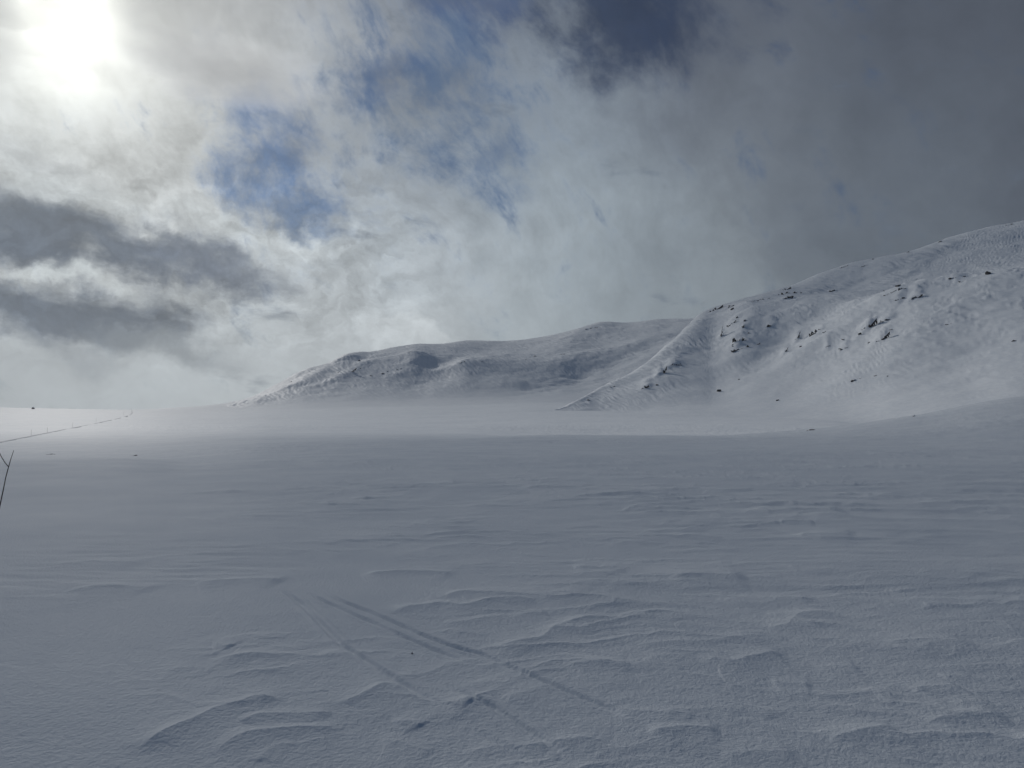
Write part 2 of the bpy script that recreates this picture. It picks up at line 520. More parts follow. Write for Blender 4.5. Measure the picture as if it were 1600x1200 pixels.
def crest_relief(X, Y):
    out = np.zeros(X.shape)
    wv = 0.035 * fbm(X * 2.2, Y * 2.6, 3, 93)
    for i, line in enumerate(CRESTS):
        P = np.array([ground_point(*q) for q in line])
        # round the corners of the traced line
        for _ in range(2):
            Q = [P[0]]
            for a, b in zip(P[:-1], P[1:]):
                Q += [a * 0.75 + b * 0.25, a * 0.25 + b * 0.75]
            P = np.array(Q + [P[-1]])
        r0 = np.hypot(P[:, 0], P[:, 1]).mean()
        k = r0 / 5.0
        m = (X > P[:, 0].min() - 1.2 * k) & (X < P[:, 0].max() + 1.2 * k) & (Y > P[:, 1].min() - 1.6 * k) & (Y < P[:, 1].max() + 0.9 * k)
        x, y = X[m], Y[m] + wv[m] * k
        dd, al, side, L = seg_dist(x, y, [tuple(q) for q in P])
        end = sstep(0, 0.18 * L, al) * sstep(0, 0.18 * L, L - al)
        s = dd * side
        near = np.exp(s / (0.15 * k)) * (s < 0)
        beyond = np.exp(-s / (0.085 * k)) * (s >= 0)
        amp = (0.031 + 0.010 * math.sin(i * 2.3)) * k ** 0.7 * min(1.0, 0.35 + 0.65 * L / (0.9 * k))
        prof = (near + beyond) * end * (0.75 + 0.6 * perlin(al * 2.1 / k, al * 0 + i * 3.1, 95))
        out[m] = np.maximum(out[m], amp * prof)
    return out


def seg_dist(x, y, pts):
    best = np.full(x.shape, 1e9); along = np.zeros(x.shape); side = np.zeros(x.shape)
    s0 = 0.0
    for (ax, ay), (bx, by) in zip(pts[:-1], pts[1:]):
        dx, dy = bx - ax, by - ay
        L = math.hypot(dx, dy)
        t = np.clip(((x - ax) * dx + (y - ay) * dy) / (L * L), 0, 1)
        ex, ey = x - (ax + t * dx), y - (ay + t * dy)
        dd = np.hypot(ex, ey)
        k = dd < best
        best = np.where(k, dd, best); along = np.where(k, s0 + t * L, along)
        side = np.where(k, np.sign(dx * ey - dy * ex), side)
        s0 += L
    return best, along, side, s0


def saw(p, up):
    f = p - np.floor(p)
    t = (f - up) / (1 - up)
    rise = np.power(np.clip(f / up, 0, 1), 2.2)
    fall = np.exp(-3.0 * np.clip(t, 0, 1)) * (1 - sstep(0.4, 1.0, t))
    return np.where(f < up, rise, fall) + 0.10 * np.exp(-((f - up) / 0.05) ** 2)


def ground_detail(X, Y, step):
    """wind-carved relief; step = local sample spacing away from the camera"""
    r = np.hypot(X, Y)
    h = 0.05 * fbm(X * 0.13, Y * 0.16, 3, 3) * sstep(2, 8, r)
    h += 0.16 * fbm(X * 0.03, Y * 0.035, 3, 5) * sstep(10, 40, r) * (1 - sstep(60, 90, r) * 0.5)
    h += 0.9 * fbm(X / 130, Y / 70, 3, 15) * sstep(120, 260, r)
    h_flat = h.copy()
    # sastrugi
    wx = fbm(X * 0.55, Y * 0.7, 4, 21); wy = fbm(X * 0.5 + 9, Y * 0.6, 4, 31)
    wf = fbm(X * 2.3, Y * 2.9, 3, 37)
    wg = fbm(X * 7.0, Y * 8.0, 2, 39)
    patch = fbm(X * 0.22 + 3, Y * 0.28, 3, 41)
    px = 800 + F * X / np.maximum(Y, 0.5)
    rough = sstep(-0.28, 0.28, patch + 0.10 * sstep(500, 1000, px) - 0.55 * (1 - sstep(120, 430, px)))
    for lam, amp, tilt, up, sd in ((0.66, 0.026, 0.10, 0.60, 1), (0.37, 0.014, -0.22, 0.60, 2), (1.35, 0.020, 0.22, 0.55, 3), (0.20, 0.005, 0.05, 0.55, 4)):
        p = (Y - tilt * X + 0.62 * wx + 0.13 * wf + 0.02 * wg) / lam + 0.55 * wy
        br = sstep(0.02, 0.42, fbm(X * 0.8 / lam * 0.5 + sd * 5, Y * 1.3 / lam * 0.5, 3, 50 + sd) + 0.16)
        vis = sstep(1.0, 0.35, step / lam)
        h += amp * saw(p, up) * rough * br * vis
    h = h_flat + (h - h_flat) * (0.50 + 0.50 * sstep(7, 16, r))
    nf = (r < 18) & (Y > 0)
    cr = np.zeros(X.shape)
    cr[nf] = crest_relief(X[nf], Y[nf])
    h = h + cr
    # fine long scour lines further out
    for lx, ly, amp, sd in ((1.6, 0.30, 0.010, 61), (5.0, 0.8, 0.026, 62), (16.0, 2.6, 0.06, 63), (60.0, 9.0, 0.14, 64)):
        vis = sstep(1.1, 0.35, step / ly)
        m = sstep(-0.1, 0.35, fbm(X / (lx * 4), Y / (ly * 8), 2, sd + 20))
        h += amp * ridged(X / lx + 0.4 * wx, Y / ly + 0.5 * wy, 2, sd) * vis * m * sstep(3, 9, r)
    # old ski ruts, half drifted over
    near = r < 14
    hx = np.zeros(X.shape)
    xn, yn = X[near], Y[near]
    acc = np.zeros(xn.shape)
    for i, line in enumerate(RUTS):
        pts = [ground_point(*q) for q in line]
        dd, al, side, L = seg_dist(xn, yn, pts)
        fade = sstep(0, 0.5, al) * sstep(0, 0.5, L - al)
        keep = 0.50 + 0.50 * sstep(-0.25, 0.1, perlin(al * 1.7 + i * 13, al * 0 + i, 71))
        acc -= 0.023 * np.exp(-(dd / 0.024) ** 4) * fade * keep
        acc += 0.007 * np.exp(-((dd - 0.05) / 0.022) ** 2) * fade * keep
    hx[near] = acc
    h += hx
    h += 0.0022 * fbm(X * 14, Y * 14, 2, 81) * sstep(0.05, 0.02, step)
    return h


def build_ground():
    lim = rad(42)
    az = np.concatenate([np.linspace(-lim, lim, 1400), np.linspace(lim, 2 * math.pi - lim, 150)[1:-1]])
    azb = (az + math.pi) % (2 * math.pi) - math.pi
    inv = np.linspace(1 / 2.3, 1 / 48.0, 860)
    r = np.concatenate([np.linspace(0.25, 2.3, 14)[:-1], 1 / inv, np.geomspace(48, 200, 150)[1:], np.geomspace(200, 1100, 120)[1:],
                        np.geomspace(1100, 3000, 20)[1:]])
    order = np.argsort(azb)
    z = np.empty((len(r), len(az)))
    z[:, order] = ground_base(azb[order], r)
    X = r[:, None] * np.sin(az)[None, :]; Y = r[:, None] * np.cos(az)[None, :]
    step = np.gradient(r)[:, None] + 0 * X
    z = z + ground_detail(X, Y, step)
    o = grid_object("snow_ground", X, Y, z, MAT_FIELD, wrap=True)
    tag(o, "wide wind-carved snow field in cloud shade with old ski ruts", "snow field", kind="structure")
    return X[:, :1400], Y[:, :1400], z[:, :1400]


class Terrain:
    """finds the point of a built surface that a pixel of the photograph looks at"""
    def __init__(self, X, Y, Z):
        self.p = np.stack([X.ravel(), Y.ravel(), Z.ravel()], -1)
        c, s = math.cos(PITCH), math.sin(PITCH)
        f = self.p[:, 1] * c + (self.p[:, 2] - EYE) * s
        u = -self.p[:, 1] * s + (self.p[:, 2] - EYE) * c
        f = np.where(f > 0.1, f, 1e9)
        self.px = 800 + F * self.p[:, 0] / f
        self.py = 600 - F * u / f
        self.f = f

    def hit(self, px, py):
        d = np.hypot(self.px - px, self.py - py)
        k = np.where(d < max(1.3, d.min() + 0.3))[0]
        return self.p[k[np.argmin(self.f[k])]]


# ------------------------------------------------------------------ hills
def hill(name, cols, nt, naz, az0, az1, detail, folds=(), knolls=()):
    """cols: px, [(r, py) ...] with the same number of nodes from foot to back"""
    ka = np.array([float(ray(p, 560)[0]) for p, _ in cols])
    Rk = np.array([[n[0] for n in c] for _, c in cols], float)
    Zk = np.array([[EYE + n[0] * float(ray(p, n[1])[1]) for n in c] for p, c in cols])
    for i in range(len(cols)):
        Zk[i, 0] = ground_base(ka[i:i + 1], Rk[i, :1])[0, 0] - 0.25
    pre = np.array([ground_base(ka[i:i + 1], Rk[i, :1] - 60.0)[0, 0] - 2.2 for i in range(len(cols))])[:, None]
    Rk = np.concatenate([Rk[:, :1] - 60.0, Rk], 1)
    Zk = np.concatenate([pre, Zk], 1)
    az = np.linspace(az0, az1, naz)
    Ra = pchip(ka, Rk, az).T; Za = pchip(ka, Zk, az).T       # nodes x az
    # node spacing as parameter: mean distances, so rows are even
    mean = Rk.mean(0); tk = (mean - mean[0]) / (mean[-1] - mean[0])
    t = np.linspace(0, 1, nt)
    R = pchip(tk, Ra, t); Z = pchip(tk, Za, t)
    X = R * np.sin(az)[None, :]; Y = R * np.cos(az)[None, :]
    if folds:
        T = Terrain(X, Y, Z)
        add = np.zeros(X.shape)
        for line, hgt, sig in folds:
            pts = [tuple(T.hit(*q)[:2]) for q in line]
            dd, al, side, L = seg_dist(X, Y, pts)
            sg = sig * (1 + 0.5 * fbm(X * 0.02, Y * 0.02, 2, 77))
            add += hgt * np.exp(-(dd / sg) ** 2) * (0.75 + 0.5 * fbm(X * 0.03, Y * 0.03, 3, 78))
        Z = Z + add
    if knolls:
        T = Terrain(X, Y, Z)
        add = np.zeros(X.shape)
        for px, py, w, hgt, lean in knolls:
            c = T.hit(px, py)
            k = math.hypot(c[0], c[1]) / F
            a = math.atan2(c[0], c[1])
            u = (X - c[0]) * math.cos(a) - (Y - c[1]) * math.sin(a)
            v = (X - c[0]) * math.sin(a) + (Y - c[1]) * math.cos(a) - lean * u
            L = w * k * 0.5
            n = fbm(X * 0.09, Y * 0.09, 3, int(px))
            prof = np.where(v < 0, np.exp(-(v / 4.5) ** 2), np.exp(-(v / 16.0) ** 2))
            add = np.maximum(add, 0.75 * hgt * np.exp(-(u / L) ** 2) * prof * (0.8 + 0.9 * n))
        Z = Z + add
    Z = Z + detail(X, Y, Z, t[:, None] + 0 * X, az[None, :] + 0 * X)
    return X, Y, Z


def profile(px, r0, p0, p4, d5, p5, d6, p6, d7, p7, ease=1.0):
    """hill profile from its foot up: gentle apron, steady face up to the brow, bench, upper slope, back"""
    out = [(r0, p0)]
    r = r0
    for fr, slope in ((0.12, 8.0), (0.34, 16.0), (0.68, 22.0), (1.0, 23.5)):
        py = p0 + (p4 - p0) * fr
        t1 = float(ray(px, out[-1][1])[1]); t2 = float(ray(px, py)[1]); m = math.tan(rad(slope * ease))
        r = (r * t1 - m * r) / (t2 - m)
        out.append((r, py))
    for d, py in ((d5, p5), (d6, p6), (d7, p7)):
        r += d
        out.append((r, py))
    return px, out


NEAR = [profile(*a) for a in (
    (800, 400, 668, 664, 16, 665, 30, 668, 60, 690, 0.6),
    (865, 395, 652, 643, 16, 643.5, 30, 648, 60, 672, 0.6),
    (905, 385, 648, 626.5, 18, 627, 34, 634, 80, 665, 0.56),
    (940, 376, 650, 606.5, 20, 607, 40, 616, 110, 655, 0.65),
    (1000, 356, 652, 575.5, 26, 576, 50, 586, 150, 640, 0.77),
    (1050, 342, 652, 538, 34, 535.5, 58, 545, 190, 610, 0.87),
    (1105, 330, 653, 498, 42, 487.5, 70, 490, 240, 560, 0.93),
    (1180, 312, 654, 482, 52, 468.5, 84, 468, 290, 540),
    (1230, 300, 655, 475, 62, 460, 90, 454, 320, 530),
    (1290, 284, 656, 466, 68, 460, 84, 428, 330, 500),
    (1350, 268, 657, 461, 74, 456, 100, 409, 330, 480),
    (1400, 256, 657, 456, 78, 451.5, 110, 399.5, 330, 465),
    (1500, 240, 658, 440, 84, 435, 138, 368.5, 330, 430),
    (1600, 229, 658, 423, 88, 416, 160, 347, 330, 400),
    (1800, 222, 658, 395, 92, 384, 200, 305, 330, 360),
    (2400, 220, 658, 400, 92, 380, 240, 310, 330, 370),
    (3600, 220, 658, 480, 92, 465, 200, 410, 330, 450))]

# ridges (+) and hollows (-) of the face, traced down the slope
NEAR_FOLDS = [
    ([(1425, 456), (1385, 475), (1340, 503), (1295, 530), (1250, 556)], 4.6, 17),
    ([(1330, 462), (1290, 480), (1245, 505), (1215, 535), (1200, 565)], -4.2, 22),
    ([(1165, 478), (1158, 510), (1150, 542), (1150, 556)], 3.0, 14),
    ([(1108, 495), (1085, 530), (1055, 570), (1020, 606)], 1.3, 11),
    ([(1560, 440), (1480, 470), (1440, 510), (1420, 560)], 2.6, 30),
    ([(1620, 470), (1540, 520), (1480, 570)], -2.6, 28),
    ([(1480, 395), (1400, 425), (1340, 440)], -2.5, 22),
]
KNOLLS = [(1154, 540, 26, 2.6, 0.2), (1154, 528, 20, 2.0, 0), (1052, 574, 26, 2.4, 0.3), (1030, 588, 14, 1.8, 0.8), (1355, 514, 26, 3.0, 1.2),
          (1383, 503, 26, 1.6, 0.6), (1278, 521, 26, 2.4, 0.4), (1377, 533, 26, 2.4, 0.9), (1432, 467, 24, 2.2, 0.5), (1406, 471, 18, 1.6, 0.5),
          (1408, 450, 20, 1.6, 0), (1118, 487, 30, 1.6, 0.6), (1205, 511, 16, 1.8, 0), (1228, 468, 20, 1.6, 0.2), (1245, 530, 12, 1.5, 1.0),
          (1226, 552, 12, 1.4, 1.0), (1142, 510, 18, 1.5, 0.9), (1126, 529, 10, 1.6, 0.8), (1160, 516, 14, 1.4, 0.4), (1495, 435, 26, 1.0, 0),
          (1009, 607, 16, 1.6, 0.5), (1319, 545, 14, 1.2, 0.6), (1292, 543, 10, 1.2, 0.4)]


def near_detail(X, Y, Z, t, az):
    e = sstep(0.05, 0.28, t) * (1 - 0.55 * sstep(0.60, 0.72, t))
    sk = sstep(0.10, 0.30, t)
    w = fbm(X * 0.012, Y * 0.012, 3, 101) * 22
    h = 1.5 * fbm((X + w) * 0.014, Y * 0.011, 4, 103) * e
    h += 0.9 * (ridged((X * 0.8 + Y * 0.6) * 0.022 + w * 0.01, (Y * 0.8 - X * 0.6) * 0.009, 3, 107) - 1.0) * e
    # wind lines running down the slope
    wq = fbm(X * 0.03, Y * 0.02, 3, 111)
    a = sstep(-0.25, 0.3, fbm(X * 0.02, Y * 0.02, 2, 113))
    h += 0.75 * ridged((X + 0.35 * Y) / 3.4 + 2.2 * wq, Y / 24.0, 2, 117) * sk * (0.5 + 0.5 * a)
    h += 0.30 * ridged((X + 0.5 * Y) / 2.1 + 3.0 * wq, Y / 11.0, 2, 119) * sk
    return h


FAR = [
    (330,  [(800, 650), (830, 646), (870, 642), (910, 639), (950, 637), (1000, 636), (1200, 645)]),
    (360,  [(770, 648), (800, 642), (840, 637), (880, 633), (920, 631), (960, 630), (1150, 640)]),
    (400,  [(755, 647), (790, 638), (835, 629), (875, 624), (920, 621), (960, 619), (1150, 632)]),
    (430,  [(750, 646), (790, 635), (840, 624), (880, 614), (920, 608), (960, 603), (1150, 617)]),
    (480,  [(740, 645), (790, 630), (850, 611), (890, 596), (930, 585), (970, 578), (1150, 590)]),
    (510,  [(735, 645), (785, 629), (850, 608), (895, 590), (935, 577), (980, 570), (1150, 582)]),
    (545,  [(730, 644), (785, 627), (855, 604), (905, 581), (945, 564), (990, 553.5), (1170, 566)]),
    (585,  [(728, 643), (785, 626), (855, 603), (910, 578), (950, 561), (1010, 550), (1190, 562)]),
    (620,  [(725, 643), (785, 625), (850, 603), (905, 577), (945, 557), (1040, 543), (1230, 555)]),
    (650,  [(722, 643), (785, 625), (850, 603), (895, 577), (948, 550), (1070, 539.5), (1250, 552)]),
    (690,  [(720, 642), (780, 624), (850, 598), (905, 574), (940, 559), (1090, 538), (1260, 550)]),
    (735,  [(718, 642), (780, 622), (850, 590), (890, 565), (950, 560), (1110, 533), (1270, 546)]),
    (800,  [(715, 641), (775, 621), (840, 591), (890, 566), (960, 556), (1130, 533.5), (1280, 546)]),
    (860,  [(712, 640), (765, 620), (830, 596), (890, 566), (970, 548), (1140, 525.5), (1290, 540)]),
    (905,  [(710, 639), (750, 621), (820, 602), (890, 565), (980, 541), (1140, 514.5), (1290, 530)]),
    (945,  [(708, 638), (740, 621), (800, 603), (890, 562), (990, 536), (1140, 504), (1300, 520)]),
    (985,  [(706, 637), (735, 618), (790, 596), (890, 556), (990, 530), (1140, 506), (1300, 520)]),
    (1030, [(704, 636), (735, 612), (790, 583), (890, 545), (990, 522), (1140, 500.5), (1300, 515)]),
    (1100, [(700, 636), (735, 605), (790, 568), (890, 530), (990, 512), (1140, 499), (1300, 515)]),
    (1300, [(700, 640), (735, 615), (790, 585), (890, 550), (990, 530), (1140, 520), (1300, 535)]),
]


FAR = [(p, [(c[0][0] + (n[0] - c[0][0]) * 1.6, n[1]) for n in c]) for p, c in FAR]
FAR_FOLDS = [
    ([(1060, 520), (1000, 548), (950, 572), (895, 592), (840, 606)], -4.5, 30),
    ([(1000, 535), (930, 553), (860, 566)], 3.5, 28),
    ([(650, 552), (640, 568), (620, 585)], 2.5, 20),
    ([(800, 556), (745, 562), (715, 571), (690, 580)], 3.0, 18),
    ([(700, 562), (670, 572)], -2.0, 20),
    ([(545, 556), (510, 575), (480, 592), (450, 606)], 3.0, 14),
    ([(590, 556), (545, 582), (500, 600)], 2.2, 16),
    ([(565, 560), (525, 580), (485, 600)], -2.0, 15),
    ([(915, 512), (890, 530), (880, 545)], 3.0, 26),
]


def far_detail(X, Y, Z, t, az):
    e = sstep(0.10, 0.30, t) * (1 - 0.6 * sstep(0.45, 0.75, t))
    w = fbm(X * 0.006, Y * 0.006, 3, 201) * 40
    h = 3.0 * fbm((X + w) * 0.010, Y * 0.007, 4, 203) * e
    h += 1.5 * (ridged((X * 0.9 + Y * 0.4) * 0.011 + w * 0.006, (Y * 0.9 - X * 0.4) * 0.006, 3, 207) - 1.0) * e
    wq = fbm(X * 0.012, Y * 0.010, 3, 211)
    sk = sstep(0.12, 0.3, t)
    h += 0.75 * ridged((X + 0.55 * Y) / 9.0 + 2.0 * wq, Y / 40.0 + wq, 2, 217) * sk
    h += 0.32 * ridged((X + 0.35 * Y) / 5.0 + 3.0 * wq, Y / 18.0, 2, 219) * sk
    return h


gX, gY, gZ = build_ground()
nX, nY, nZ = hill("rocky_hill", NEAR, 520, 1250, float(ray(835, 560)[0]), rad(62), near_detail, NEAR_FOLDS, KNOLLS)
tag(grid_object("rocky_hill", nX, nY, nZ, MAT_HILL), "big snow-covered hill with scattered rock outcrops", "hill", kind="structure")
fX, fY, fZ = hill("snow_hill", FAR, 420, 760, float(ray(335, 560)[0]), float(ray(1290, 560)[0]), far_detail, FAR_FOLDS)
tag(grid_object("snow_hill", fX, fY, fZ, MAT_HILL), "long rippled snow ridge fading into cloud behind the rocky hill", "hill", kind="structure")
T_NEAR, T_FAR, T_GND = Terrain(nX, nY, nZ), Terrain(fX, fY, fZ), Terrain(gX[60:], gY[60:], gZ[60:])

# ------------------------------------------------------------------ the cloud veiling the sun, and one added to shade the hill
def cloud_material(density, color, g):
    m = bpy.data.materials.new("cloud_vapour"); m.use_nodes = True
    t = m.node_tree; t.nodes.clear()
    o = t.nodes.new('ShaderNodeOutputMaterial')
    v = t.nodes.new('ShaderNodeVolumePrincipled')
    v.inputs['Color'].default_value = (*color, 1)
    v.inputs['Density'].default_value = density
    v.inputs['Anisotropy'].default_value = g
    t.links.new(v.outputs[0], o.inputs['Volume'])
    return m


def make_cloud(cx, cy, cz, ax, ay, thick, seed, mat, soft=1.1, turn=0.0, bumpy=0.75):
    """a lens of vapour with a billowed upper and lower side, shut all round"""
    nr, na = 60, 150
    rho = np.linspace(0.0, 1.0, nr)[:, None]; th = np.linspace(0, 2 * np.pi, na, endpoint=False)[None, :]
    wob = 1 + 0.26 * fbm(np.cos(th) * 2.6 + seed, np.sin(th) * 2.6, 4, seed)
    X = ax * rho * np.cos(th) * wob; Y = ay * rho * np.sin(th) * wob
    body = (1 - rho ** 2) ** soft
    top = thick * body * np.clip(0.75 + bumpy * fbm(X / 120, Y / 120, 4, seed + 1), 0.05, 2)
    bot = -thick * body * np.clip(0.75 + bumpy * fbm(X / 120, Y / 120, 4, seed + 2), 0.05, 2)
    Xa = np.concatenate([X, X[-2::-1]]); Ya = np.concatenate([Y, Y[-2::-1]])
    Za = np.concatenate([top, bot[-2::-1]])
    o = grid_object("cloud", Xa, Ya, Za, mat, wrap=True)
    me = o.data
    bm = bmesh.new(); bm.from_mesh(me)
    bmesh.ops.remove_doubles(bm, verts=bm.verts[:], dist=0.02)
    bmesh.ops.recalc_face_normals(bm, faces=bm.faces[:])
    bm.to_mesh(me); bm.free()
    o.location = (cx, cy, cz)
    o.rotation_euler = (0, 0, turn)
    return tag(o, kind="stuff")


CH = 350.0
HAZE = 0.00012
SX, SY = SUN_DIR.x / SUN_DIR.z * CH, SUN_DIR.y / SUN_DIR.z * CH
make_cloud(SX + 20, SY - 74, CH, 360, 195, 26, 901, cloud_material(0.0118, (0.84, 0.86, 0.88), 0.35), 1.1, rad(-20))



CH2 = 1600.0  # height of the second, faint cloud, added only to shade the rocky hill
make_cloud(SUN_DIR.x / SUN_DIR.z * CH2 + 420, SUN_DIR.y / SUN_DIR.z * CH2 + 560, CH2, 470, 470, 40, 931,
           cloud_material(0.0080, (0.92, 0.94, 0.96), 0.45), 1.4, 0.0, 0.22)

# thin drifting snow haze filling the valley
hb = bmesh.new()
bmesh.ops.create_cube(hb, size=1.0)
for v in hb.verts:
    v.co = Vector((v.co.x * 6400, v.co.y * 6400, -32 if v.co.z < 0 else 270))
hm = bpy.data.meshes.new("haze"); hb.to_mesh(hm); hb.free()
hm.materials.append(cloud_material(HAZE, (0.93, 0.94, 0.96), 0.1))
hz = bpy.data.objects.new("haze", hm); scene.collection.objects.link(hz)
hz['kind'] = "stuff"

# ------------------------------------------------------------------ rocks
def rock_piece(bm, c, sx, sy, sz, rng, n=16):
    vs = []
    for _ in range(n):
        v = Vector((rng.gauss(0, 1), rng.gauss(0, 1), rng.gauss(0, 1))).normalized()
        v *= rng.uniform(0.75, 1.1)
        vs.append(bm.verts.new((c[0] + v.x * sx, c[1] + v.y * sy, c[2] + v.z * sz)))
    res = bmesh.ops.convex_hull(bm, input=vs)
    junk = [g for g in res['geom_interior'] if isinstance(g, bmesh.types.BMVert)]
    if junk:
        bmesh.ops.delete(bm, geom=junk, context='VERTS')


def make_rock(name, terr, px, py, w, h, seed, pieces=1, lean=0.0):
    """a rock or outcrop whose picture is about w by h pixels"""
    rng = random.Random(seed)
    p = terr.hit(px, py)
    dist = math.hypot(p[0], p[1])
    k = dist / F
    a = math.atan2(p[0], p[1])
    bm = bmesh.new()
    W, H = w * k, h * k
    if pieces == 1:
        rock_piece(bm, (0, 0, H * 0.12), W * 0.5, W * 0.34, H * 0.66, rng, 9)
        for sgn in (-1, 1):
            rock_piece(bm, (sgn * W * rng.uniform(.28, .42), rng.uniform(-.1, .25) * W, -H * 0.05), W * rng.uniform(.15, .26),
                       W * 0.2, H * rng.uniform(.3, .5), rng, 8)
    else:
        spine = [bm.verts.new((a * W * 0.52, b * H * 0.22, lean * a * H * 1.1 - 0.32 * H + c * H * 0.16))
                 for a in (-1, -.3, .4, 1) for b in (-1, 1) for c in (-1, rng.uniform(.2, 1.3))]
        bmesh.ops.convex_hull(bm, input=spine)
        for i in range(pieces * 2):
            u = (i + 0.5) / (pieces * 2) - 0.5 + rng.uniform(-.06, .06)
            big = rng.random() < 0.5
            q = rng.uniform(0.8, 1.25) if big else rng.uniform(0.35, 0.6)
            y = rng.uniform(-0.15, 0.25) * W * 0.35
            dz = lean * u * H * 1.1 + rng.uniform(-.28, .22) * H
            rock_piece(bm, (u * W, y, dz), W / pieces * q * rng.uniform(0.5, .8), W / pieces * rng.uniform(.35, .6),
                       H * 0.34 * q, rng, 8)
    me = bpy.data.meshes.new(name)
    bm.to_mesh(me); bm.free()
    me.materials.append(MAT_ROCK)
    o = bpy.data.objects.new(name, me)
    o.location = p; o.rotation_euler = (0, 0, -a)
    scene.collection.objects.link(o)
    return o



